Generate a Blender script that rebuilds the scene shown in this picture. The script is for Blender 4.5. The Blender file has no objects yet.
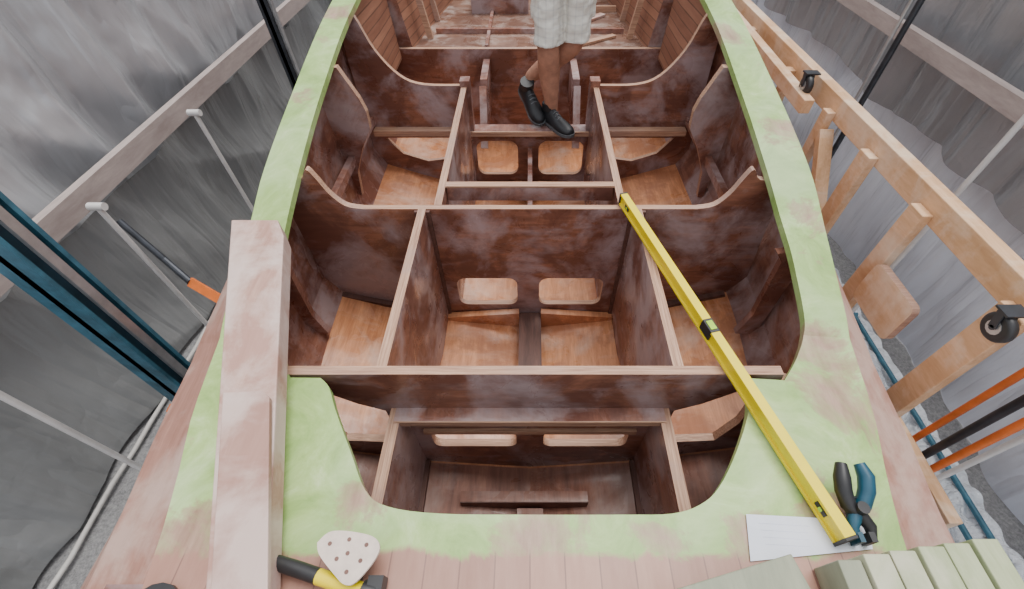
import bpy, math, random
from mathutils import Vector, Matrix, noise
from mathutils.geometry import tessellate_polygon
random.seed(4)
S=1.3   # metres per design unit
sc=bpy.context.scene
col=sc.collection

# ---------------------------------------------------------------- materials
def newmat(name):
    m=bpy.data.materials.new(name); m.use_nodes=True
    nt=m.node_tree; b=nt.nodes['Principled BSDF']
    return m,nt,b
def coords(nt,scale=(1,1,1),rot=(0,0,0),loc=(0,0,0)):
    tc=nt.nodes.new('ShaderNodeTexCoord'); mp=nt.nodes.new('ShaderNodeMapping')
    mp.inputs['Scale'].default_value=scale; mp.inputs['Rotation'].default_value=rot; mp.inputs['Location'].default_value=loc
    nt.links.new(tc.outputs['Object'],mp.inputs['Vector']); return mp.outputs['Vector']
def noise_n(nt,vec,scale,detail=5,rough=.6,dist=0):
    n=nt.nodes.new('ShaderNodeTexNoise'); n.inputs['Scale'].default_value=scale
    n.inputs['Detail'].default_value=detail; n.inputs['Roughness'].default_value=rough
    n.inputs['Distortion'].default_value=dist
    nt.links.new(vec,n.inputs['Vector']); return n.outputs['Fac']
def ramp(nt,fac,stops):
    r=nt.nodes.new('ShaderNodeValToRGB'); e=r.color_ramp.elements
    while len(e)<len(stops): e.new(.5)
    for i,(p,c) in enumerate(stops):
        e[i].position=p; e[i].color=(c[0],c[1],c[2],1) if not isinstance(c,(int,float)) else (c,c,c,1)
    nt.links.new(fac,r.inputs['Fac']); return r.outputs['Color']
def mix(nt,fac,a,b,mode='MIX'):
    m=nt.nodes.new('ShaderNodeMix'); m.data_type='RGBA'; m.blend_type=mode
    if isinstance(fac,(int,float)): m.inputs[0].default_value=fac
    else: nt.links.new(fac,m.inputs[0])
    for i,s in ((6,a),(7,b)):
        if isinstance(s,tuple): m.inputs[i].default_value=(s[0],s[1],s[2],1)
        else: nt.links.new(s,m.inputs[i])
    return m.outputs[2]
def math_n(nt,op,a,b=0.0,c=0.0,clamp=False):
    n=nt.nodes.new('ShaderNodeMath'); n.operation=op; n.use_clamp=clamp
    for i,v in enumerate((a,b,c)):
        if isinstance(v,(int,float)): n.inputs[i].default_value=v
        else: nt.links.new(v,n.inputs[i])
    return n.outputs[0]
def bump(nt,b,h,strength=.3,dist=.01):
    n=nt.nodes.new('ShaderNodeBump'); n.inputs['Strength'].default_value=strength
    n.inputs['Distance'].default_value=dist
    nt.links.new(h,n.inputs['Height']); nt.links.new(n.outputs['Normal'],b.inputs['Normal'])
def plain(name,c,rough=.5,metal=0,var=.15,nscale=12):
    m,nt,b=newmat(name); v=coords(nt)
    f=noise_n(nt,v,nscale)
    lo=tuple(x*(1-var) for x in c); hi=tuple(min(1,x*(1+var)) for x in c)
    nt.links.new(ramp(nt,f,[(.3,lo),(.7,hi)]),b.inputs['Base Color'])
    b.inputs['Roughness'].default_value=rough; b.inputs['Metallic'].default_value=metal
    return m
def wood(name,dark,light,dust=None,dustamt=.5,grain=(2,14,14),rough=.6,dscale=1.8,stain=None,gloss=False,smear=.45):
    m,nt,b=newmat(name)
    g=noise_n(nt,coords(nt,grain),3,6,.65,.4)
    g2=noise_n(nt,coords(nt,tuple(q*4 for q in grain)),3,4,.6,.2)
    c=ramp(nt,g,[(.3,dark),(.7,light)])
    c=mix(nt,ramp(nt,g2,[(.45,0.0),(.65,.35)]),c,dark)
    if stain:   # darker soaked-in epoxy patches
        d=noise_n(nt,coords(nt,(1,1,1),loc=(3,7,1)),2.2,6,.65,.4)
        c=mix(nt,ramp(nt,d,[(.47,0.0),(.54,.7)]),c,stain)
    if dust:
        d=noise_n(nt,coords(nt,(1,1,1)),dscale,6,.62,.35)
        df=ramp(nt,d,[(.60-dustamt*.25,0.0),(.72-dustamt*.2,.72)])
        c=mix(nt,df,c,dust)
        sm=noise_n(nt,coords(nt,(1.3,5,3.4),rot=(.5,.4,.3)),2.2,4,.6,.3)   # wiped sanding-dust smears
        c=mix(nt,ramp(nt,sm,[(.54,0.0),(.70,smear)]),c,dust)
    nt.links.new(c,b.inputs['Base Color'])
    if gloss:
        gl=noise_n(nt,coords(nt,(1,1,1),loc=(9,2,4)),3,5,.6,.8)
        nt.links.new(ramp(nt,gl,[(.42,.20),(.58,.55)]),b.inputs['Roughness'])
    else: b.inputs['Roughness'].default_value=rough
    bump(nt,b,g,.15,.004)
    return m
M={}
M['bulk']=wood('stained_plywood_xz',(.15,.058,.038),(.37,.155,.095),(.44,.35,.36),.50,grain=(1.2,6,9),dscale=2.6,stain=(.115,.043,.032),gloss=True)
M['divider']=wood('stained_plywood_yz',(.16,.064,.044),(.37,.165,.11),(.46,.37,.37),.55,grain=(8,1.2,9),dscale=2.6,stain=(.13,.05,.038),gloss=True)
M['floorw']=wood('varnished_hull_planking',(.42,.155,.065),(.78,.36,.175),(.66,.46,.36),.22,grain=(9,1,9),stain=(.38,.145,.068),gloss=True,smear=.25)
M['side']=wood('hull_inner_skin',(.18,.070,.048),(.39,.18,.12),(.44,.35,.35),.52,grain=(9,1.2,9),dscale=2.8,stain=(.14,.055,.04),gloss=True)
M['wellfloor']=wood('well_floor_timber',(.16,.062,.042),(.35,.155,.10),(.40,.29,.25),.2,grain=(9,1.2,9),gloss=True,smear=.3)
M['cabin']=wood('cabin_sole_ply',(.17,.085,.058),(.32,.18,.125),(.42,.33,.29),.3,grain=(2,2,2),dscale=6,stain=(.14,.07,.05),gloss=True)
M['keel']=wood('keel_timber',(.07,.032,.025),(.17,.078,.058),None,grain=(9,1.2,9))
M['pine']=wood('pine_timber',(.52,.29,.14),(.78,.51,.31),(.80,.67,.53),.5,grain=(8,1,5))
M['pinkwood']=wood('sanded_cedar_board',(.40,.215,.165),(.60,.38,.31),(.72,.59,.54),.65,grain=(9,.9,9),dscale=3.5,stain=(.46,.26,.21))
M['plank2']=wood('sanded_cedar_plank',(.36,.19,.15),(.55,.35,.285),(.68,.54,.49),.6,grain=(9,.9,9),dscale=3,stain=(.40,.22,.175))
M['edge']=wood('plywood_edge_xz',(.26,.125,.075),(.68,.43,.29),(.38,.25,.21),.35,grain=(1.5,50,50))
M['edgey']=wood('plywood_edge_yz',(.26,.125,.075),(.68,.43,.29),(.38,.25,.21),.35,grain=(50,1.5,50))
M['topside']=wood('sanded_topside',(.31,.145,.105),(.48,.26,.20),(.56,.41,.35),.55,grain=(9,.9,9),dscale=3)

# green-primed deck: fairing compound over planks, sanded back in patches, bare planks at the stern
m,nt,b=newmat('faired_deck')
v=coords(nt)
big=noise_n(nt,coords(nt,(1,1,1),loc=(5.3,1.2,0)),3.2,9,.70,.5)
fine=noise_n(nt,coords(nt,(6,1.2,6)),3,6,.7)
mott=noise_n(nt,v,4.0,9,.72,1.2)
soft=noise_n(nt,coords(nt,loc=(2,4,8)),1.6,5,.6,.6)
green=ramp(nt,mott,[(.30,(.22,.37,.09)),(.45,(.32,.49,.145)),(.56,(.40,.57,.20)),(.70,(.54,.68,.34))])
green=mix(nt,ramp(nt,soft,[(.50,0.0),(.64,.40)]),green,(.54,.66,.40))
pink=ramp(nt,fine,[(.3,(.27,.13,.10)),(.7,(.50,.31,.25))])
tc=nt.nodes.new('ShaderNodeTexCoord')
score=big
# places where the fairing coat has been sanded through to the planking (metres)
for (cx,cy,r) in ((.99,.66,.27),(1.05,.92,.16),(.84,.33,.18),(.60,.29,.12),(-.48,.38,.10),(-.93,.30,.20),(-.86,.62,.10),(1.17,1.45,.12),(1.22,1.95,.18),(1.15,2.7,.20),(-1.13,2.2,.14),(-1.15,2.9,.2),(.0,.27,.12),(.35,.27,.12)):
    dn=nt.nodes.new('ShaderNodeVectorMath'); dn.operation='DISTANCE'
    fl=nt.nodes.new('ShaderNodeVectorMath'); fl.operation='MULTIPLY'; nt.links.new(tc.outputs['Object'],fl.inputs[0]); fl.inputs[1].default_value=(1,1,0)
    nt.links.new(fl.outputs[0],dn.inputs[0]); dn.inputs[1].default_value=(cx,cy,0)
    q=math_n(nt,'MULTIPLY_ADD',dn.outputs['Value'],-.25/r,.25,False); q=math_n(nt,'MAXIMUM',q,0.0)
    score=math_n(nt,'ADD',score,q)
pf=ramp(nt,score,[(.59,0.0),(.64,.55),(.75,.92)])
c=mix(nt,pf,green,pink)
sx=nt.nodes.new('ShaderNodeSeparateXYZ'); nt.links.new(tc.outputs['Object'],sx.inputs[0])
ma=math_n(nt,'MULTIPLY_ADD',mott,-.14,sx.outputs['Y'])
yf=ramp(nt,ma,[(.155,1.0),(.172,0.0)])
br=nt.nodes.new('ShaderNodeTexBrick'); br.inputs['Scale'].default_value=1
br.inputs['Color1'].default_value=(.50,.26,.18,1); br.inputs['Color2'].default_value=(.34,.17,.12,1)
br.inputs['Mortar'].default_value=(.16,.075,.055,1); br.inputs['Mortar Size'].default_value=.002
br.inputs['Brick Width'].default_value=3; br.inputs['Row Height'].default_value=.09
nt.links.new(coords(nt,(1,1,1),(0,0,math.pi/2)),br.inputs['Vector'])
planks=mix(nt,.4,br.outputs['Color'],pink)
c=mix(nt,yf,c,planks)
nt.links.new(c,b.inputs['Base Color']); b.inputs['Roughness'].default_value=.42
bump(nt,b,fine,.08,.004)
M['deck']=m

def stripes(name,a,bc,line,h=.055):
    m,nt,b=newmat(name)
    br=nt.nodes.new('ShaderNodeTexBrick'); br.inputs['Scale'].default_value=1
    br.inputs['Color1'].default_value=(*a,1); br.inputs['Color2'].default_value=(*bc,1)
    br.inputs['Mortar'].default_value=(*line,1); br.inputs['Mortar Size'].default_value=.004
    br.inputs['Brick Width'].default_value=4; br.inputs['Row Height'].default_value=h
    tc=nt.nodes.new('ShaderNodeTexCoord'); s=nt.nodes.new('ShaderNodeSeparateXYZ'); k=nt.nodes.new('ShaderNodeCombineXYZ')
    nt.links.new(tc.outputs['Object'],s.inputs[0]); nt.links.new(s.outputs['Y'],k.inputs['X']); nt.links.new(s.outputs['Z'],k.inputs['Y'])
    nt.links.new(k.outputs[0],br.inputs['Vector'])
    g=noise_n(nt,coords(nt,(9,1,9)),3,6,.6)
    c=mix(nt,.4,br.outputs['Color'],ramp(nt,g,[(.3,a),(.7,bc)]))
    nt.links.new(c,b.inputs['Base Color']); b.inputs['Roughness'].default_value=.55
    return m
M['strip']=stripes('strip_planking',(.22,.09,.055),(.45,.22,.135),(.04,.018,.013),.06)

def fabric(name,lo,hi,rough=.42,sc_=1.0,bs=.35,metal=0,crinkle=0.0):
    m,nt,b=newmat(name)
    f=noise_n(nt,coords(nt,(1,1.2,.5)),1.0*sc_,4,.5,.3)
    nt.links.new(ramp(nt,f,[(.3,lo),(.7,hi)]),b.inputs['Base Color'])
    b.inputs['Roughness'].default_value=rough; b.inputs['Metallic'].default_value=metal
    # long creases: ridged noise stretched down the hang of the sheet
    w=noise_n(nt,coords(nt,(1,3.2,.28),rot=(.12,0,0)),1.6*sc_,3,.45,.15)
    rg=math_n(nt,'ABSOLUTE',math_n(nt,'SUBTRACT',w,.5)); rg=math_n(nt,'MULTIPLY',rg,3.0)
    w2=noise_n(nt,coords(nt,(1,1.7,.7),rot=(.8,0,0)),1.5*sc_,3,.5,.2)
    rg2=math_n(nt,'MULTIPLY',math_n(nt,'ABSOLUTE',math_n(nt,'SUBTRACT',w2,.5)),2.4)
    h=math_n(nt,'ADD',rg,rg2)
    if crinkle:
        w3=noise_n(nt,coords(nt,(1,1,1)),7*sc_,4,.55,.6)
        h=math_n(nt,'ADD',h,math_n(nt,'MULTIPLY',math_n(nt,'ABSOLUTE',math_n(nt,'SUBTRACT',w3,.5)),crinkle))
    bump(nt,b,h,bs,.06)
    return m
M['tarp']=fabric('grey_tarpaulin',(.42,.42,.435),(.58,.58,.595),.32,metal=.3,bs=.6)
M['tarpmid']=fabric('slate_tarpaulin',(.26,.26,.27),(.38,.38,.395),.32,metal=.25,bs=.6,crinkle=.25)
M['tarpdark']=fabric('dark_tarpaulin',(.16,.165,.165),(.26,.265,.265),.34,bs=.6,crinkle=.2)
M['tarpwhite']=fabric('white_sheeting',(.66,.70,.80),(.86,.88,.95),.26,1.3,.5)
M['plastic']=fabric('plastic_sheeting',(.68,.73,.78),(.90,.92,.95),.15,2.2,.7,crinkle=1.5)

m,nt,b=newmat('rough_concrete')
f=noise_n(nt,coords(nt),2,8,.7); f2=noise_n(nt,coords(nt),45,5,.8)
c=mix(nt,.5,ramp(nt,f,[(.3,(.20,.20,.215)),(.7,(.38,.375,.37))]),ramp(nt,f2,[(.35,(.12,.12,.125)),(.65,(.52,.51,.50))]))
nt.links.new(c,b.inputs['Base Color']); b.inputs['Roughness'].default_value=.9; bump(nt,b,f2,.8,.03)
M['ground']=m
# faint check pattern on the shorts
m,nt,b=newmat('checked_cotton')
v=coords(nt); sx=nt.nodes.new('ShaderNodeSeparateXYZ'); nt.links.new(v,sx.inputs[0])
def band(src,per):
    q=math_n(nt,'FRACT',math_n(nt,'MULTIPLY',src,1/per)); return math_n(nt,'LESS_THAN',q,.18)
k=math_n(nt,'ADD',band(sx.outputs['X'],.045),band(sx.outputs['Z'],.045))
c=mix(nt,math_n(nt,'MULTIPLY',k,.22),(.70,.67,.60),(.36,.36,.37))
nt.links.new(c,b.inputs['Base Color']); b.inputs['Roughness'].default_value=.85
M['shorts']=m
M['yellow']=plain('yellow_enamel',(.92,.72,.003),.30,0,.04)
M['black']=plain('black_plastic',(.022,.022,.024),.45,0,.3)
M['teal']=plain('blue_plastic',(.012,.075,.12),.4,0,.2)
M['bluesteel']=plain('blue_painted_steel',(.04,.14,.20),.42,.1,.45,9)
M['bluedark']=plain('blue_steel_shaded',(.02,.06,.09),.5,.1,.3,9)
M['steel']=plain('galvanised_steel',(.45,.46,.47),.35,.7,.2)
M['darksteel']=plain('dark_steel',(.05,.055,.065),.4,.5,.3)
M['whitepaint']=plain('white_painted_tube',(.66,.64,.62),.4,0,.1)
M['orange']=plain('orange_webbing',(.72,.17,.03),.6,0,.2)
M['paper']=plain('white_paper',(.74,.77,.86),.7,0,.05)
M['ink']=plain('pencil_lines',(.60,.62,.74),.8)
M['band']=wood('batten_grey',(.32,.26,.24),(.50,.42,.39),None,grain=(5,1,5))
M['greenboard']=wood('green_foam_board',(.32,.37,.20),(.50,.54,.34),(.60,.57,.44),.5,grain=(6,1,6),dscale=4)
M['oliveboard']=wood('olive_board',(.24,.26,.18),(.35,.36,.26),(.42,.37,.30),.5,grain=(6,1,6))
M['pad']=plain('sanding_pad_paper',(.72,.60,.52),.8,0,.12,30)
M['hole']=plain('pad_hole',(.20,.11,.09),.9)
M['skin']=plain('skin',(.42,.21,.14),.5,0,.2,24)
M['shirt']=plain('navy_cotton',(.06,.08,.13),.85)
M['shoe']=plain('black_trainer',(.014,.015,.018),.5,0,.5)
M['sole']=plain('grey_rubber',(.12,.13,.14),.6)
M['hair']=plain('brown_hair',(.06,.035,.02),.6)
M['eye']=plain('eye_white',(.8,.8,.78),.3)
M['glass']=plain('vial_liquid',(.45,.75,.05),.1)
M['rope']=plain('white_rope',(.52,.50,.47),.8)

# ---------------------------------------------------------------- geometry helpers
def make(name,verts,faces,mats,idx=None,parent=None,smooth=False,k=S):
    me=bpy.data.meshes.new(name)
    me.from_pydata([tuple(c*k for c in v) for v in verts],[],faces)
    for mm in mats: me.materials.append(mm)
    if idx:
        for p,i in zip(me.polygons,idx): p.material_index=i
    if smooth:
        for p in me.polygons: p.use_smooth=True
    import bmesh
    bm=bmesh.new(); bm.from_mesh(me); bmesh.ops.recalc_face_normals(bm,faces=bm.faces); bm.to_mesh(me); bm.free()
    o=bpy.data.objects.new(name,me); col.objects.link(o)
    if parent: o.parent=parent
    return o
def empty(name,loc=(0,0,0)):
    e=bpy.data.objects.new(name,None); col.objects.link(e); e.empty_display_size=.2; return e

class B:
    def __init__(s): s.v=[];s.f=[];s.i=[];s.mats=[]
    def mi(s,m):
        m=M[m]
        if m not in s.mats: s.mats.append(m)
        return s.mats.index(m)
    def add(s,vs,fs,m):
        o=len(s.v); s.v+= [tuple(x) for x in vs]; k=s.mi(m)
        for f in fs: s.f.append(tuple(o+a for a in f)); s.i.append(k)
    def box(s,x0,x1,y0,y1,z0,z1,m):
        vs=[(x,y,z) for z in(z0,z1) for y in(y0,y1) for x in(x0,x1)]
        s.add(vs,[(0,2,3,1),(4,5,7,6),(0,1,5,4),(2,6,7,3),(0,4,6,2),(1,3,7,5)],m)
    def beam(s,p0,p1,w,h,m,up=(0,0,1)):
        p0=Vector(p0);p1=Vector(p1);d=(p1-p0).normalized();u=Vector(up)
        r=d.cross(u)
        if r.length<1e-4: r=d.cross(Vector((0,1,0)))
        r.normalize();u=r.cross(d).normalized();vs=[]
        for p in(p0,p1):
            for a,c in((-1,-1),(1,-1),(1,1),(-1,1)): vs.append(p+r*a*w/2+u*c*h/2)
        s.add(vs,[(0,1,2,3),(4,7,6,5),(0,4,5,1),(1,5,6,2),(2,6,7,3),(3,7,4,0)],m)
    def loft(s,rings,m,cap=True):
        n=len(rings[0]);vs=[p for r in rings for p in r];fs=[]
        for i in range(len(rings)-1):
            for j in range(n):
                a=i*n+j;b_=i*n+(j+1)%n; fs.append((a,b_,b_+n,a+n))
        if cap: fs.append(tuple(range(n))[::-1]); fs.append(tuple((len(rings)-1)*n+j for j in range(n)))
        s.add(vs,fs,m)
    def tube(s,pts,r,m,n=12):
        pts=[Vector(p) for p in pts]; rs=r if isinstance(r,(list,tuple)) else [r]*len(pts)
        rings=[];pu=None
        for i,p in enumerate(pts):
            d=(pts[min(i+1,len(pts)-1)]-pts[max(i-1,0)]).normalized()
            u=Vector((0,0,1)) if abs(d.z)<.95 else Vector((0,1,0))
            if pu is not None: u=pu
            a=d.cross(u).normalized();u=a.cross(d).normalized();pu=u
            rings.append([p+a*math.cos(t)*rs[i]+u*math.sin(t)*rs[i] for t in[2*math.pi*j/n for j in range(n)]])
        s.loft(rings,m)
    def ball(s,c,r,m,n=14):
        c=Vector(c); r=r if isinstance(r,(list,tuple)) else (r,r,r); rings=[]
        for i in range(1,n):
            ph=math.pi*i/n; rings.append([c+Vector((r[0]*math.sin(ph)*math.cos(t),r[1]*math.sin(ph)*math.sin(t),r[2]*math.cos(ph))) for t in[2*math.pi*j/n for j in range(n)]])
        s.loft(rings,m)
    def prism(s,outer,z0,z1,m,holes=()):
        loops=[outer]+list(holes); s_plate(s,loops,lambda a,b_,t:(a,b_,t),z0,z1,m,m)
    def done(s,name,parent=None,smooth=False,k=S,bevel=0):
        o=make(name,s.v,s.f,s.mats,s.i,parent,smooth,k)
        if bevel:
            md=o.modifiers.new('bev','BEVEL');md.width=bevel;md.segments=2;md.limit_method='ANGLE'
        if smooth:
            md=o.modifiers.new('es','EDGE_SPLIT');md.split_angle=math.radians(50)
        return o
def s_plate(s,loops,mapf,t0,t1,m,me):
    flat=[p for l in loops for p in l]
    tris=tessellate_polygon([[Vector((p[0],p[1],0)) for p in l] for l in loops])
    n=len(flat)
    s.add([mapf(p[0],p[1],t0) for p in flat]+[mapf(p[0],p[1],t1) for p in flat],
          [tuple(t) for t in tris]+[tuple(a+n for a in t)[::-1] for t in tris],m)
    for l in loops:
        q=len(l)
        s.add([mapf(p[0],p[1],t0) for p in l]+[mapf(p[0],p[1],t1) for p in l],
              [(j,(j+1)%q,(j+1)%q+q,j+q) for j in range(q)],me)
def plate(name,outer,holes,plane,pos,th,m,me,parent):
    s=B()
    f={'XZ':lambda a,b_,t:(a,t,b_),'YZ':lambda a,b_,t:(t,a,b_),'XY':lambda a,b_,t:(a,b_,t)}[plane]
    s_plate(s,[outer]+list(holes),f,pos-th/2,pos+th/2,m,me)
    return s.done(name,parent)
def rrect(x0,x1,z0,z1,r,n=5):
    out=[]
    for cx,cz,a0 in((x1-r,z1-r,0),(x0+r,z1-r,90),(x0+r,z0+r,180),(x1-r,z0+r,270)):
        for i in range(n+1):
            a=math.radians(a0+90*i/n); out.append((cx+r*math.cos(a),cz+r*math.sin(a)))
    return out
def cat(pts,n=6):
    out=[];L=len(pts)
    for i in range(L-1):
        p0=Vector(pts[max(i-1,0)]);p1=Vector(pts[i]);p2=Vector(pts[i+1]);p3=Vector(pts[min(i+2,L-1)])
        for j in range(n):
            t=j/n
            out.append(tuple(.5*((2*p1)+(p2-p0)*t+(2*p0-5*p1+4*p2-p3)*t*t+(3*p1-p0-3*p2+p3)*t**3)))
    out.append(tuple(pts[-1])); return out
def interp(tab,y):
    if y<=tab[0][0]: return tab[0][1]
    for (a,b_),(c,d) in zip(tab,tab[1:]):
        if y<=c: return b_+(d-b_)*(y-a)/(c-a)
    return tab[-1][1]

# ---------------------------------------------------------------- hull lines (y, value)
sheer=cat([(-.3,0),(.6,0),(.75,.018),(1.06,.083),(1.287,.155),(1.7,.24),(2.3,.345),(3,.42),(4,.5),(5,.56)])
outer=cat([(-.3,.70),(-.1,.72),(.165,.755),(.342,.80),(.514,.852),(.9,.920),(1.31,.952),(2.3,.945),(3,.91),(4,.72),(4.7,.40),(5,.1)])
outerL=cat([(-.3,.70),(-.1,.72),(.165,.750),(.342,.79),(.514,.835),(.9,.885),(1.31,.905),(2.3,.925),(3,.90),(4,.72),(4.7,.40),(5,.1)])
zs=lambda y:interp(sheer,y)
xo=lambda y:interp(outer,y)
xl=lambda y:interp(outerL,y)
boat=empty('boat_hull')

right_in=[(.555,.577),(.66,.570),(.725,.647),(.774,.737),(.80,.9),(.81,1.04),(.805,1.287),(.815,1.7),(.820,2.3),(.78,3.0),(.58,4.0),(.25,4.5)]
left_in=[(-.545,.577),(-.625,.578),(-.665,.64),(-.69,.70),(-.745,.85),(-.78,1.06),(-.785,1.287),(-.805,1.7),(-.815,2.3),(-.78,3.0),(-.58,4.0),(-.25,4.5)]
aft=[(-.545,.577),(-.515,.55),(-.48,.487),(-.417,.387),(-.36,.299),(-.304,.266),(-.19,.252),(0,.250),(.2,.250),(.30,.252),(.363,.269),(.415,.305),(.48,.387),(.54,.487),(.555,.55),(.555,.577)]
hole=cat(aft,4)[:-1]+[right_in[0]]+cat(right_in[1:],8)+list(reversed(cat(left_in[1:],8)))
ys=[-.2+i*.06 for i in range(0,85)]
out=[(-xl(y),y) for y in ys]+[(xo(y),y) for y in reversed(ys)]
s=B()
s_plate(s,[out,hole],lambda a,b_,t:(a,b_,zs(b_)+t),-.028,0,'deck','deck')
s.done('deck',boat)

def outer_sec(y,f):
    z=zs(y); x0=f(y)
    bul=1.12 if y<1.5 else 1.12*xo(y)/xo(1.5)
    return [(x0,z-.02),((x0+bul)/2+.02,z*.5-.12),(bul,-.30),(bul*.99,-.45),(bul*.80,-.70),(bul*.35,-.80),(0,-.82)]
s=B(); rows=[]
for y in ys:
    rows.append([(-x,y,z) for x,z in outer_sec(y,xl)]+[(x,y,z) for x,z in reversed(outer_sec(y,xo)[:-1])])
n=len(rows[0]);vs=[p for r in rows for p in r]
s.add(vs,[(i*n+j,i*n+j+1,(i+1)*n+j+1,(i+1)*n+j) for i in range(len(rows)-1) for j in range(n-1)]+[tuple(range(n)),tuple((len(rows)-1)*n+j for j in range(n))[::-1]],'topside')
s.done('topsides',boat)
def inner_sec(y,f=None):
    k=((f or xo)(y)-.010)/.95
    kk=(xo(y)-.01)/.95
    return [(0,-.68),(.394*kk,-.62),(.665*kk,-.53),(.88*k,-.46),(.935*k,-.36),(.95*k,-.1),(.955*k,zs(y)-.03)]
s=B(); 
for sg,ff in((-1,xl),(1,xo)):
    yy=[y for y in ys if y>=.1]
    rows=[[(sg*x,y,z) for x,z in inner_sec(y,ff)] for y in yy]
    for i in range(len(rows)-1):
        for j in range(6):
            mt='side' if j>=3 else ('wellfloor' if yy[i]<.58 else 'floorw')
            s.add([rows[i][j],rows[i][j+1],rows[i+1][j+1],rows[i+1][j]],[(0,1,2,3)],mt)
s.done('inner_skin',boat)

def bot(y):
    r=[(x,z) for x,z in reversed(inner_sec(y,xo)[:-1])]
    l=[(-x,z) for x,z in inner_sec(y,xl)[1:-1]]
    return r+l
y=.60
o=[(-.66,-.029),(-.655,0),(.665,0),(.67,-.029)]+bot(y)
sh=[(-.60,-.07),(-.50,-.165),(-.43,-.21),(-.43,-.45),(-.62,-.43),(-.655,-.30),(-.65,-.15)]
h=[sh,[(-a,c) for a,c in sh],rrect(-.325,-.045,-.48,-.365,.03),rrect(.045,.325,-.48,-.365,.03)]
plate('bulkhead_aft',o,h,'XZ',y,.026,'bulk','edge',boat)
y=1.287
top=cat([(-.88,.12),(-.79,.125),(-.755,.165),(-.733,.125),(-.71,.066),(-.67,.015),(-.61,0)],4)
topr=[(min(-a,.93),c) for a,c in reversed(top)]
o=top+topr+bot(y)[1:-1]
h=[rrect(-.318,-.056,-.545,-.37,.04),rrect(.04,.318,-.545,-.37,.04)]
plate('bulkhead_mid',o,h,'XZ',y,.024,'bulk','edge',boat)
y=2.3
top=cat([(-.90,.30),(-.84,.31),(-.815,.315),(-.758,.167),(-.663,.048),(-.55,.004),(-.352,0)],4)
o=top+[(-.352,-.24),(.352,-.24)]+[(-a,c) for a,c in reversed(top)]+bot(y)[1:-1]
sh=[(-.82,-.29),(-.45,-.29),(-.42,-.34),(-.46,-.42),(-.60,-.44),(-.74,-.39)]
h=[rrect(-.31,-.07,-.53,-.31,.05),rrect(.05,.31,-.53,-.31,.05),sh,[(-a,c) for a,c in sh]]
plate('bulkhead_forward',o,h,'XZ',y,.024,'bulk','edge',boat)
y=2.92
o=[(-.86,-.046),(.86,-.046)]+bot(y)[2:-2]
plate('bulkhead_cabin',o,[],'XZ',y,.03,'bulk','edge',boat)
plate('cabin_sole',[(-.82,2.93),(.82,2.93),(.60,4.3),(-.60,4.3)],[],'XY',-.07,.02,'cabin','edge',boat)
s=B()
for sg in(-1,1):
    for a,b_ in((2.94,3.3),(3.3,3.7),(3.7,4.4)):
        f=lambda y:(interp([(2.3,.70),(3,.70),(4.4,.5)],y),interp([(2.3,.83),(3,.80),(4.4,.58)],y))
        p,q=f(a),f(b_)
        s.add([(sg*p[0],a,-.25),(sg*q[0],b_,-.25),(sg*q[1],b_,zs(b_)-.03),(sg*p[1],a,zs(a)-.03)],[(0,1,2,3)],'strip')
    s.add([(sg*.80,2.34,-.1),(sg*.80,2.9,-.1),(sg*.83,2.9,zs(2.9)-.04),(sg*.85,2.34,zs(2.34)-.04)],[(0,1,2,3)],'strip')
    # closing piece between the side panels, at the cabin bulkhead
    s.add([(sg*.70,2.94,-.25),(sg*.93,2.94,-.25),(sg*.90,2.94,.38),(sg*.80,2.94,.38),],[(0,1,2,3)],'divider')
    for yy in(3.12,3.45,3.8):
        s.beam((sg*.645,yy,-.06),(sg*.715,yy,.34),.035,.03,'edge',up=(0,1,0))
s.done('strip_planked_sides',boat)
s=B(); s.box(-.60,.60,4.3,4.33,-.25,.60,'bulk')
s.box(-.42,-.01,3.60,3.63,-.06,.06,'bulk'); s.box(-.42,-.01,3.59,3.64,.06,.072,'edge'); s.box(-.42,-.40,3.63,4.28,-.06,.06,'divider')
s.box(-.28,-.26,2.94,3.6,-.06,-.035,'divider'); s.box(-.62,.62,3.20,3.225,-.06,-.03,'divider')
s.box(.14,.16,3.225,4.2,-.06,-.02,'divider'); s.box(.16,.62,3.62,3.645,-.06,-.02,'edge')
s.beam((.22,3.26,-.05),(.52,3.55,-.05),.05,.014,'pinkwood'); s.beam((.30,2.98,-.05),(.55,3.14,-.05),.04,.014,'edge')
s.done('cabin_framing',boat)
for sg,nm in((-1,'port'),(1,'starboard')):
    plate('divider_'+nm,[(.613,0),(1.275,0),(1.275,-.61),(1.05,-.61),(.95,-.57),(.75,-.57),(.66,-.61),(.613,-.61)],[],'YZ',sg*.394,.028,'divider','edgey',boat)
    plate('divider_forward_'+nm,[(1.30,0),(2.288,0),(2.288,-.61),(1.30,-.61)],[],'YZ',sg*.34,.028,'divider','edgey',boat)
    plate('divider_aft_'+nm,[(.22,-.194),(.587,-.194),(.587,-.61),(.22,-.61)],[],'YZ',sg*.394,.032,'divider','edgey',boat)
    k=[(.80,.25),(.745,.12),(.73,.06),(.735,-.02),(.80,-.12),(.86,-.25),(.88,-.40),(.91,-.40),(.915,.0),(.91,.25)]
    plate('knee_frame_'+nm,[(sg*a,c) for a,c in k],[],'XZ',1.9,.03,'divider','edge',boat)
s=B()
s.beam((-.32,1.42,-.03),(.32,1.42,-.03),.03,.06,'divider')
s.beam((-.325,1.42,.003),(.325,1.42,.003),.03,.008,'edge')
s.box(-.352,.352,2.26,2.34,-.26,-.238,'divider')
s.box(-.352,.352,2.25,2.26,-.262,-.236,'edge')
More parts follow.
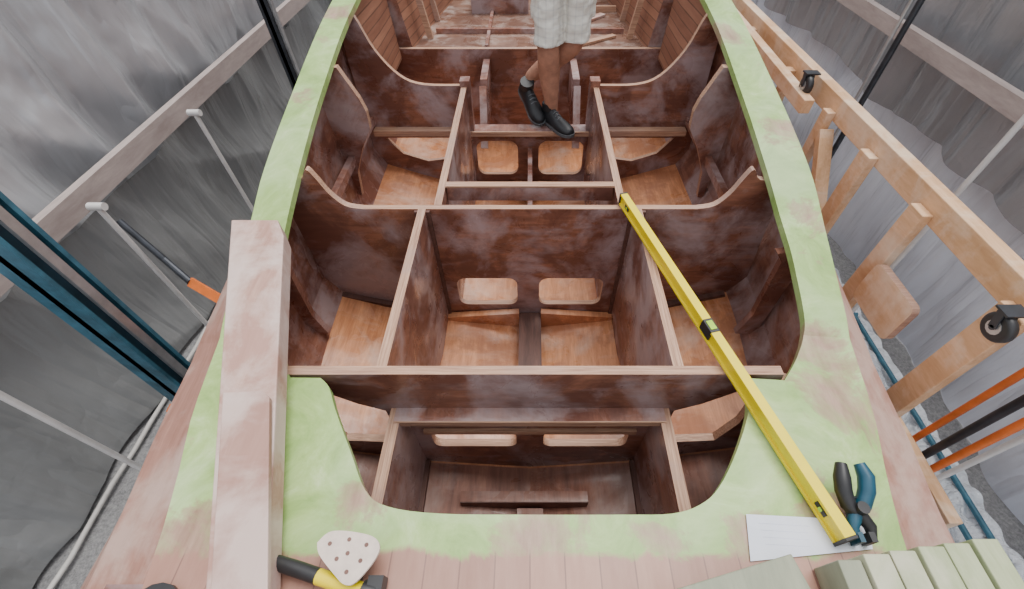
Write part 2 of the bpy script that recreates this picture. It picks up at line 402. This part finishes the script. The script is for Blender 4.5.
for sg in(-1,1):
    x0,x1=sorted((sg*.355,sg*.86)); s.box(x0,x1,2.24,2.288,-.255,-.225,'edge')
    s.box(sg*.335-.025,sg*.335+.025,2.27,2.33,-.24,.03,'divider')
    s.box(sg*.27-.02,sg*.27+.02,2.60,2.9,-.35,-.10,'divider')
    s.beam((sg*.27,2.36,-.4),(sg*.27,2.55,-.12),.04,.05,'divider')
    x0,x1=sorted((sg*.85,sg*.88)); s.box(x0,x1,1.30,2.28,-.20,-.16,'side')
    w_=[(.80,.02),(.83,-.02),(.845,-.30),(.82,-.42),(.90,-.42),(.905,.04)]
    s_plate(s,[[(sg*a*(.98 if sg<0 else 1),c) for a,c in w_]],lambda a,b_,t:(a,t,b_),1.02,1.045,'side','side')
    for yy in(1.24,2.25):
        s.add([(sg*.05,yy,-.68),(sg*.38,yy,-.63),(sg*.38,yy,-.60),(sg*.05,yy,-.57),(sg*.05,yy+.03,-.68),(sg*.38,yy+.03,-.63),(sg*.38,yy+.03,-.60),(sg*.05,yy+.03,-.57)],
              [(0,1,2,3),(4,7,6,5),(0,4,5,1),(1,5,6,2),(2,6,7,3),(3,7,4,0)],'floorw')
    s.beam((sg*.43,1.262,-.60),(sg*.86,1.262,-.46),.025,.025,'keel')
    s.beam((sg*.41,.62,-.60),(sg*.41,1.26,-.60),.02,.03,'side')
    for xx in(.374,.414): s.beam((sg*xx,1.27,-.60),(sg*xx,1.27,-.004),.016,.016,'keel')
    s.beam((sg*.05,1.268,-.665),(sg*.375,1.268,-.615),.02,.02,'keel')
    s.beam((sg*.372,.22,-.60),(sg*.372,.58,-.60),.02,.02,'keel')
s.box(-.394,.394,.545,.587,-.215,-.192,'divider')
s.box(-.394,.394,.541,.545,-.216,-.190,'edge')
s.box(-.34,.34,.575,.588,-.355,-.335,'edge')
s.box(-.05,.05,.62,1.27,-.69,-.60,'keel')
s.box(-.012,.012,1.30,2.28,-.69,-.35,'divider')
s.box(-.24,.20,.44,.475,-.68,-.60,'wellfloor')
s.box(-.24,.20,.437,.44,-.68,-.598,'keel')
s.box(-.045,.045,.30,.43,-.68,-.64,'wellfloor')
s.box(-.84,.84,.10,.13,-.66,-.03,'bulk')
s.done('framing',boat)

# ---------------------------------------------------------------- things lying on the deck
lv=B(); A=Vector((.337,1.305,0));E=Vector((.626,.192,0))
z0=.004
def L(t0,t1,w,za,zb,m): 
    p=A+(E-A)*t0;q=A+(E-A)*t1; lv.beam((p.x,p.y,(za+zb)/2+z0),(q.x,q.y,(za+zb)/2+z0),w,zb-za,m)
L(0.005,.995,.026,.038,.046,'yellow');L(0.005,.995,.026,0,.008,'yellow');L(.005,.995,.016,.007,.039,'yellow')
L(0,.006,.028,0,.047,'black');L(.994,1,.028,0,.047,'black')
L(.515,.555,.027,.012,.0475,'black');L(.522,.548,.018,.0475,.05,'glass')
for t in(.04,.93): L(t,t+.026,.020,.016,.030,'black');L(t+.009,t+.017,.024,.018,.028,'glass')
lv.done('spirit_level',bevel=.0015)

b_=B()
def slab(pts,z,th,m):
    n=len(pts); vs=[(x,y,zz-th) for (x,y),zz in zip(pts,z)]+[(x,y,zz) for (x,y),zz in zip(pts,z)]
    b_.add(vs,[tuple(range(n))[::-1],tuple(range(n,2*n))]+[(i,(i+1)%n,(i+1)%n+n,i+n) for i in range(n)],m)
pts=[(-.905,1.035),(-.765,1.035),(-.725,.97),(-.428,-.02),(-.53,-.02)]
slab(pts,[.148,.148,.143,.062,.062],.058,'pinkwood')
b_.done('cedar_board',bevel=.004)
b_=B()
slab([(-.685,.47),(-.60,.475),(-.578,.46),(-.412,-.02),(-.51,-.02)],[.122,.122,.120,.082,.082],.0155,'plank2')
b_.done('cedar_plank',bevel=.003)

b_=B()
for i in range(5):
    x=.60+i*.053; b_.box(x,x+.0475,-.12,.160+i*.006,.002,.10-.004*(i%2),'greenboard')
b_.box(.555,.597,-.12,.152,.002,.092,'oliveboard')
b_.done('board_offcuts',bevel=.003)
b_=B(); b_.beam((.20,.030,.026),(.513,.106,.026),.13,.048,'oliveboard'); b_.done('olive_board_offcut',bevel=.003)
s=B(); s.add([(.455,.25,.003),(.704,.238,.003),(.688,.185,.004),(.436,.164,.003)],[(0,1,2,3)],'paper')
for i in range(4):
    t=.15+i*.16; s.add([(.475,.245-t*.08,.0035),(.58,.239-t*.08,.0035),(.58,.238-t*.08,.0035),(.475,.244-t*.08,.0035)],[(0,1,2,3)],'ink')
s.done('paper_sheet')
# spring clamp beside the end of the level: handles, pivot spring, jaw pads
s=B()
def arm(side,m):
    c=[(.672+side*.019,.330,.075),(.671+side*.025,.305,.070),(.667+side*.024,.28,.060),(.663+side*.015,.256,.048),(.663-side*.006,.238,.040),(.664-side*.018,.218,.034),(.664-side*.015,.198,.030)]
    s.tube(c,[.011,.016,.016,.015,.014,.012,.008],m,12)
arm(-1,'black');arm(1,'teal')
s.tube([(.664,.246,.022),(.664,.246,.068)],.012,'black')
s.tube([(.664+.018*math.cos(t*.6),.252+.018*math.sin(t*.6),.030+t*.0009) for t in range(26)],.003,'darksteel',6)
s.box(.668,.680,.190,.208,.006,.042,'black'); s.box(.646,.656,.190,.208,.006,.042,'teal')
s.done('spring_clamp',smooth=True)
s=B()
s.tube([(-.53,.168,.03),(-.50,.161,.030),(-.44,.146,.030),(-.40,.135,.030)],[.010,.013,.014,.014],'black')
s.tube([(-.40,.135,.030),(-.36,.125,.030),(-.31,.113,.030)],[.014,.014,.013],'yellow')
s.tube([(-.31,.113,.030),(-.285,.107,.030),(-.275,.105,.03)],[.018,.018,.012],'black')
s.box(-.300,-.272,.108,.135,.01,.045,'black')
s.done('delta_sander',smooth=True)
s=B()
tri=cat([(-.405,.185),(-.380,.205),(-.31,.198),(-.285,.180),(-.29,.155),(-.315,.122),(-.335,.118),(-.36,.135),(-.395,.165),(-.405,.185)],5)[:-1]
s.prism(tri,.058,.064,'pad')
for x,y in((-.38,.183),(-.345,.19),(-.31,.181),(-.36,.158),(-.315,.155),(-.336,.137),(-.342,.167)):
    s.prism([(x+.004*math.cos(a*.7854),y+.004*math.sin(a*.7854)) for a in range(8)],.0641,.0648,'hole')
s.prism([(x*.9-.034,y*.9+.017) for x,y in tri],.048,.058,'black')
s.box(-.355,-.32,.13,.175,.012,.048,'black')
s.done('sanding_pad')
s=B(); s.prism([(-.70+.05*math.cos(a*.3927),.078+.05*math.sin(a*.3927)) for a in range(16)],.002,.012,'black')
for a in range(6): s.prism([(-.70+.028*math.cos(a*1.047)+.006*math.cos(q*1.047),.078+.028*math.sin(a*1.047)+.006*math.sin(q*1.047)) for q in range(6)],.0122,.0135,'hole')
s.done('sanding_disc')

# ---------------------------------------------------------------- shed: ground, fabric walls
G=-1.1
def grid(name,f,nu,nv,m,smooth=True):
    vs=[f(i/nu,j/nv) for i in range(nu+1) for j in range(nv+1)]
    w=nv+1
    fs=[(i*w+j,(i+1)*w+j,(i+1)*w+j+1,i*w+j+1) for i in range(nu) for j in range(nv)]
    return make(name,vs,fs,[M[m]],smooth=smooth)
grid('floor',lambda u,v:(-4+8*u,-3+12*v,G+.012*noise.noise(Vector((u*40,v*60,0)))),120,160,'ground')
def fold(y,z,seed):
    # hanging pleats: mostly vertical, drifting sideways with height, plus long diagonal drags
    q=y+.22*noise.noise(Vector((y*.7,z*.9,seed)))
    p=1-abs(noise.noise(Vector((q*2.6,z*.18,seed+3))))*2.6
    r=1-abs(noise.noise(Vector((q*5.0+z*.6,z*.35,seed+7))))*2.0
    t=1-abs(noise.noise(Vector(((y+z*1.0)*1.4,(z-y*.6)*.5,seed+13))))*2.4
    d=noise.noise(Vector(((y+z)*1.5,(z-y)*.4,seed+9)))
    return .075*p+.020*r+.045*t+.05*d
grid('wall_left',lambda u,v:(-2.24-.12*max(0,v-.4)+fold(-2+9*u,G+2.8*v,1)*1.0,-2+9*u,G+2.8*v),560,100,'tarp')
grid('wall_right',lambda u,v:(2.10+.10*v+.7*fold(-2+9*u,G+2.8*v,21),-2+9*u,G+2.8*v),560,100,'tarpwhite')
grid('wall_back',lambda u,v:(-2.2+4.4*u,6.9+fold(u*4,G+2.8*v,31),G+2.8*v),160,60,'tarp')
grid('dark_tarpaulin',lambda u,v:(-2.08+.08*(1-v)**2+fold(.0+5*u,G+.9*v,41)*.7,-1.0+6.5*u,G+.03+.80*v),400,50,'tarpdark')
grid('grey_tarpaulin',lambda u,v:(1.90+fold(-1+7*u,v,51)*.7,-1+7*u,-.13+.04*noise.noise(Vector((u*9,0,3)))+1.6*v),440,70,'tarpmid')
grid('plastic_sheet',lambda u,v:(1.02+.86*v,-1+6*u,G+.03+.09*abs(noise.noise(Vector((u*26,v*6,2))))+.06*abs(noise.noise(Vector((u*60,v*14,5))))+.12*v**4),500,70,'plastic')
s=B(); s.box(-1.97,-1.93,-2,6.8,-.21,-.11,'band'); s.done('trim_1')
s=B(); s.box(1.78,1.82,-2,6.8,.20,.27,'band'); s.done('trim_2')
s=B(); s.tube([(-1.90+.03*noise.noise(Vector((i*.6,0,0))),-1+i*.15,G+.03) for i in range(45)],.010,'rope',8); s.done('edge_rope',smooth=True)
s=B()
for x in(1.82,1.73): s.tube([(x,-1,G+.17),(x,6,G+.17)],.012,'bluesteel')
for y in(0,1.5,3,4.5): s.box(1.715,1.86,y,y+.04,G+.02,G+.16,'bluesteel')
s.done('base_rail',smooth=True)

def pole(x,y,top,bent=0):
    s=B(); s.tube([(x,y,G),(x,y,top)],.011,'whitepaint'); s.tube([(x-.03,y,top),(x+.03,y,top)],.016,'whitepaint'); s.box(x-.03,x+.03,y-.03,y+.03,G,G+.01,'steel')
    s.done('tent_pole',smooth=True)
for y in(.67,1.38,2.14): pole(-1.70,y,-.07)
for y in(.60,1.42): pole(1.68,y,.55)
s=B(); s.tube([(1.68,2.18,G),(1.68,2.18,1.2)],.014,'darksteel'); s.tube([(1.64,2.18,G),(1.64,2.18,1.2)],.008,'steel'); s.box(1.62,1.71,2.12,2.24,G,G+.01,'steel'); s.done('scaffold_tube',smooth=True)
def column(x,y,w,m1,m2):
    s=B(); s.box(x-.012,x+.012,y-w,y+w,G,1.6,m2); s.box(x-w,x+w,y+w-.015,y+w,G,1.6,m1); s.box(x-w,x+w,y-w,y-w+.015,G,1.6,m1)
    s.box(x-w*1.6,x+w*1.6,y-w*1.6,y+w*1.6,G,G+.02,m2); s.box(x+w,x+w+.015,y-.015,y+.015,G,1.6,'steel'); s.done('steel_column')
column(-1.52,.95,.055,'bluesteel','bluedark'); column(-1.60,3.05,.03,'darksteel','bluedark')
s=B(); s.beam((-1.50,1.30,-.42),(-1.13,1.12,-.51),.040,.012,'orange',up=(0,-1,1)); s.box(-1.22,-1.16,1.11,1.17,-.55,-.47,'orange'); s.tube([(-1.50,1.3,-.42),(-1.62,1.38,-.36),(-1.75,1.45,-.2)],.014,'darksteel'); s.done('ratchet_strap')
s=B(); s.beam((-1.45,.80,-.62),(-1.22,.72,-.72),.035,.008,'orange',up=(0,-1,1)); s.box(-1.25,-1.20,.70,.75,-.75,-.69,'steel'); s.done('ratchet_strap')

s=B()
s.beam((1.30,.35,.13),(1.30,4.6,.13),.05,.09,'pine')
s.beam((1.20,1.85,.10),(1.20,4.6,.16),.045,.06,'pine')
s.beam((1.34,.35,-.55),(1.34,4.6,-.55),.045,.09,'pine')
for y,w in((3.4,.05),(2.75,.05),(2.2,.05),(1.78,.05),(1.45,.07),(1.12,.07),(.70,.08)):
    s.box(1.24,1.275,y-w/2,y+w/2,G,.12,'pine')
    s.box(1.24,1.42,y-w/2,y+w/2,G,G+.04,'pine')
s.beam((1.26,1.75,.05),(1.26,1.33,-.45),.035,.06,'pine',up=(1,0,0))
g=[(.98+a,b__-.16) for a,b__ in rrect(-.12,.10,-.085,.085,.025)]
s_plate(s,[g],lambda a,b2,t:(t,a,b2),1.215,1.24,'pine','edge')
s.done('timber_railing',bevel=.004)
def wheel(x,y,z):
    s=B(); c=Vector((x,y,z))
    ring=[];n=24
    for prof in((.030,-.014),(.037,-.012),(.041,-.006),(.041,.006),(.037,.012),(.030,.014)):
        ring.append([c+Vector((prof[1],prof[0]*math.cos(2*math.pi*j/n),prof[0]*math.sin(2*math.pi*j/n))) for j in range(n)])
    s.loft(ring,'black'); s.tube([c-Vector((.016,0,0)),c+Vector((.016,0,0))],.020,'steel'); s.tube([c-Vector((.021,0,0)),c+Vector((.021,0,0))],.007,'darksteel')
    for q in(-.019,.019): s.beam(c+Vector((q,0,0)),c+Vector((q,.015,.045)),.020,.004,'darksteel',up=(1,0,0))
    s.box(x-.022,x+.040,y-.005,y+.035,z+.044,z+.050,'darksteel'); s.done('caster_wheel',smooth=True)
wheel(1.215,1.95,.15); wheel(1.208,.670,.095)
s=B(); x,y=1.40,.58
s.tube([(x,y,G),(x,y,.22)],.013,'darksteel'); s.tube([(x,y-.048,G),(x,y-.048,.22)],.012,'orange')
for z in(-.9,-.6): s.box(x-.014,x+.014,y-.06,y+.016,z,z+.02,'darksteel')
s.done('pipe_prop',smooth=True)
s=B(); s.tube([(1.40,.64,G),(1.40,.64,.25)],.011,'orange'); s.box(1.37,1.43,.615,.665,G,G+.01,'steel'); s.done('orange_prop',smooth=True)

# ---------------------------------------------------------------- man walking along the ledge (metres)
man=empty('man')
def skinmesh(name,nodes,edges,mat,root=0,sub=2):
    me=bpy.data.meshes.new(name); me.from_pydata([n[:3] for n in nodes],edges,[]); me.materials.append(M[mat])
    o=bpy.data.objects.new(name,me); col.objects.link(o); o.parent=man
    o.modifiers.new('skin','SKIN')
    sv=me.skin_vertices[0].data
    for i,n in enumerate(nodes):
        r=n[3]; sv[i].radius=(r,r) if not isinstance(r,tuple) else r; sv[i].use_root=(i==root)
    o.modifiers['skin'].use_smooth_shade=True
    md=o.modifiers.new('sub','SUBSURF'); md.levels=sub; md.render_levels=sub
    return o
P=(.20,3.12,.64)
ankA=(.155,3.06,-.20);kneA=(.115,2.98,.22);hipA=(.11,3.10,.60)
ankB=(-.005,3.20,-.04);kneB=(.285,3.05,.22);hipB=(.295,3.14,.60)
def mid(a,b,t,off=(0,0,0)): return tuple(a[i]+(b[i]-a[i])*t+off[i] for i in range(3))
nodes=[(*P,.14),(.20,3.13,.82,.135),(.20,3.14,1.02,.16),(.20,3.15,1.14,.13),(.20,3.14,1.22,.058),(.20,3.11,1.30,.056),
 (*hipA,.088),(*mid(hipA,kneA,.55),.080),(*kneA,.074),(*mid(kneA,ankA,.32,(0,.035,0)),.082),(*mid(kneA,ankA,.7,(0,.01,0)),.060),(*ankA,.046),(.16,3.04,-.26,.036),
 (*hipB,.088),(*mid(hipB,kneB,.55),.080),(*kneB,.074),(*mid(kneB,ankB,.32,(0,.035,0)),.082),(*mid(kneB,ankB,.7,(0,.01,0)),.060),(*ankB,.046),(-.005,3.17,-.10,.036),
 (.03,3.15,1.12,.06),(-.03,3.17,.98,.047),(-.05,3.15,.84,.042),(.00,2.97,.92,.034),(.03,2.90,.99,.026),
 (.37,3.15,1.12,.06),(.43,3.17,.98,.047),(.45,3.15,.84,.042),(.40,2.97,.92,.034),(.37,2.90,.99,.026)]
edges=[(0,1),(1,2),(2,3),(3,4),(4,5),(0,6),(6,7),(7,8),(8,9),(9,10),(10,11),(11,12),(0,13),(13,14),(14,15),(15,16),(16,17),(17,18),(18,19),
 (3,20),(20,21),(21,22),(22,23),(23,24),(3,25),(25,26),(26,27),(27,28),(28,29)]
skinmesh('body',nodes,edges,'skin')
for sg,hx in((-1,.03),(1,.37)):
    y0,z0_=2.90,.99
    nd=[(hx,y0,z0_,.026),(hx,y0-.03,z0_+.02,.034),(hx,y0-.065,z0_+.035,.034)];ed=[(0,1),(1,2)]
    for i,(dz,l) in enumerate(((-.03,.062),(-.010,.075),(.010,.070),(.030,.055))):
        k=len(nd); nd+=[(hx,y0-.07,z0_+.035+dz,.010),(hx-sg*.008,y0-.07-l*.5,z0_+.035+dz,.009),(hx-sg*.024,y0-.07-l,z0_+.03+dz,.008)]; ed+=[(2,k),(k,k+1),(k+1,k+2)]
    k=len(nd); nd+=[(hx-sg*.012,y0-.035,z0_+.05,.012),(hx-sg*.022,y0-.06,z0_+.075,.010),(hx-sg*.028,y0-.085,z0_+.085,.009)]; ed+=[(1,k),(k,k+1),(k+1,k+2)]
    skinmesh('hand_'+('r' if sg<0 else 'l'),nd,ed,'skin',sub=1)
s=B(); c=Vector((.20,3.09,1.40))
s.ball(c,(.076,.095,.115),'skin',20)
s.ball(c+Vector((0,-.03,-.055)),(.055,.06,.055),'skin',14)
s.ball(c+Vector((0,-.100,-.02)),(.014,.022,.026),'skin',10)
for sg in(-1,1):
    s.ball(c+Vector((sg*.03,-.084,.008)),(.013,.010,.009),'eye',10); s.ball(c+Vector((sg*.03,-.093,.008)),(.005,.003,.005),'black',8)
    s.ball(c+Vector((sg*.078,.005,-.01)),(.010,.02,.032),'skin',10); s.ball(c+Vector((sg*.03,-.088,.028)),(.018,.006,.004),'hair',8)
s.ball(c+Vector((0,-.092,-.058)),(.024,.008,.006),'shirt',8)
s.ball(c+Vector((0,.018,.032)),(.083,.095,.098),'hair',20)
s.done('head',man,True,1)
def ell(cx,cy,cz,rx,ry,n=28,ph=0,w=.0):
    return [Vector((cx+rx*(1+w*math.sin(5*t+ph))*math.cos(t),cy+ry*(1+w*math.sin(4*t+ph))*math.sin(t),cz)) for t in[2*math.pi*j/n for j in range(n)]]
s=B()
for hp,kn,ph in((hipA,kneA,0),(hipB,kneB,2)):
    rings=[]
    for t,r in((-.12,.112),(.1,.120),(.35,.112),(.6,.106),(.75,.104),(.88,.108),(.89,.094)):
        p=mid(hp,kn,t); rings.append(ell(p[0],p[1],p[2],r*.86,r*1.10,ph=ph+t*3,w=.05))
    s.loft(rings,'shorts')
s.loft([ell(.20,3.13,.50,.10,.09),ell(.20,3.12,.54,.19,.14),ell(.20,3.12,.66,.20,.15),ell(.20,3.13,.78,.175,.14)],'shorts')
s.box(.008,.024,3.02,3.13,.38,.49,'shorts'); s.box(.385,.40,3.06,3.17,.38,.49,'shorts')
o=s.done('shorts',man,False,1)
md=o.modifiers.new('rm','REMESH');md.mode='VOXEL';md.voxel_size=.007;md.use_smooth_shade=True
md=o.modifiers.new('sm','SMOOTH');md.iterations=3
tx=bpy.data.textures.new('cloth_creases','CLOUDS');tx.noise_scale=.08
md=o.modifiers.new('dp','DISPLACE');md.texture=tx;md.strength=.030;md.mid_level=.5
skinmesh('t_shirt',[(.20,3.13,.74,.16),(.20,3.13,.90,.15),(.20,3.14,1.05,.175),(.20,3.15,1.15,.12),(.20,3.15,1.20,.07),(.02,3.15,1.12,.08),(-.035,3.17,.99,.068),(.38,3.15,1.12,.08),(.435,3.17,.99,.068)],[(0,1),(1,2),(2,3),(3,4),(3,5),(5,6),(3,7),(7,8)],'shirt',root=0)
def shoe(name,heel,toe,tilt_up=Vector((0,0,1)),W=1.2):
    heel=Vector(heel);toe=Vector(toe);d=(toe-heel);Ln=d.length;d.normalize()
    r=d.cross(tilt_up).normalized();u=r.cross(d).normalized()
    s=B();N=20
    def ring(t,w,h,z0=.018,top=1.0):
        out=[]
        for j in range(N):
            a=2*math.pi*j/N; x=math.cos(a)*w*W; zz=math.sin(a)
            z=(zz*h if zz>0 else zz*.012)
            out.append(heel+d*t*Ln+r*x+u*(z0+z))
        return out
    s.loft([ring(-.01,.020,.05),ring(.03,.034,.085),ring(.12,.038,.105),ring(.28,.038,.105),ring(.40,.039,.085),ring(.55,.044,.062),ring(.72,.049,.05),ring(.87,.044,.042),ring(.96,.03,.032),ring(1.0,.014,.018)],'shoe')
    pr=[(-.02,.018),(.02,.034),(.12,.040),(.35,.038),(.55,.045),(.72,.051),(.87,.047),(.96,.034),(1.02,.014)]
    lo=[heel+d*t*Ln+r*w*W for t,w in pr]+[heel+d*t*Ln-r*w*W for t,w in reversed(pr)]
    s.loft([[p-u*.004 for p in lo],[p+u*.018 for p in lo]],'sole')
    for i in range(4):
        t=.42+i*.075; h=.092-i*.012
        s.tube([heel+d*t*Ln+r*-.024+u*(h+.002),heel+d*t*Ln+u*(h+.012),heel+d*t*Ln+r*.024+u*(h+.002)],.003,'sole',6)
    s.tube([heel+d*.18*Ln+u*.09,heel+d*.17*Ln+u*.140],[.052,.050],'shoe',14)
    return s.done(name,man,True,1)
shoe('shoe_l',(.105,3.11,-.295),(.290,2.84,-.295))
shoe('shoe_r',(-.055,3.25,-.14),(.080,3.00,-.29),Vector((.1,-.5,.9)))

# ---------------------------------------------------------------- light
w=bpy.data.worlds.new('overcast_sky'); sc.world=w; w.use_nodes=True
bg=w.node_tree.nodes['Background']; bg.inputs['Color'].default_value=(.93,.95,1.0,1); bg.inputs['Strength'].default_value=1.4
ld=bpy.data.lights.new('diffused_sun','SUN'); ld.energy=3.3; ld.angle=math.radians(32); ld.color=(1,.97,.93)
lo=bpy.data.objects.new('diffused_sun',ld); col.objects.link(lo); lo.rotation_euler=(math.radians(-16),math.radians(10),0)

# ---------------------------------------------------------------- camera
cd=bpy.data.cameras.new('camera'); cam=bpy.data.objects.new('camera',cd); col.objects.link(cam)
cd.sensor_width=36; cd.sensor_fit='HORIZONTAL'; cd.lens=436/1024*36; cd.shift_x=-18/1024; cd.clip_start=.02
cam.location=(0,0,S); cam.rotation_euler=(math.radians(90-math.degrees(math.atan2(505,436))),0,0)
sc.camera=cam
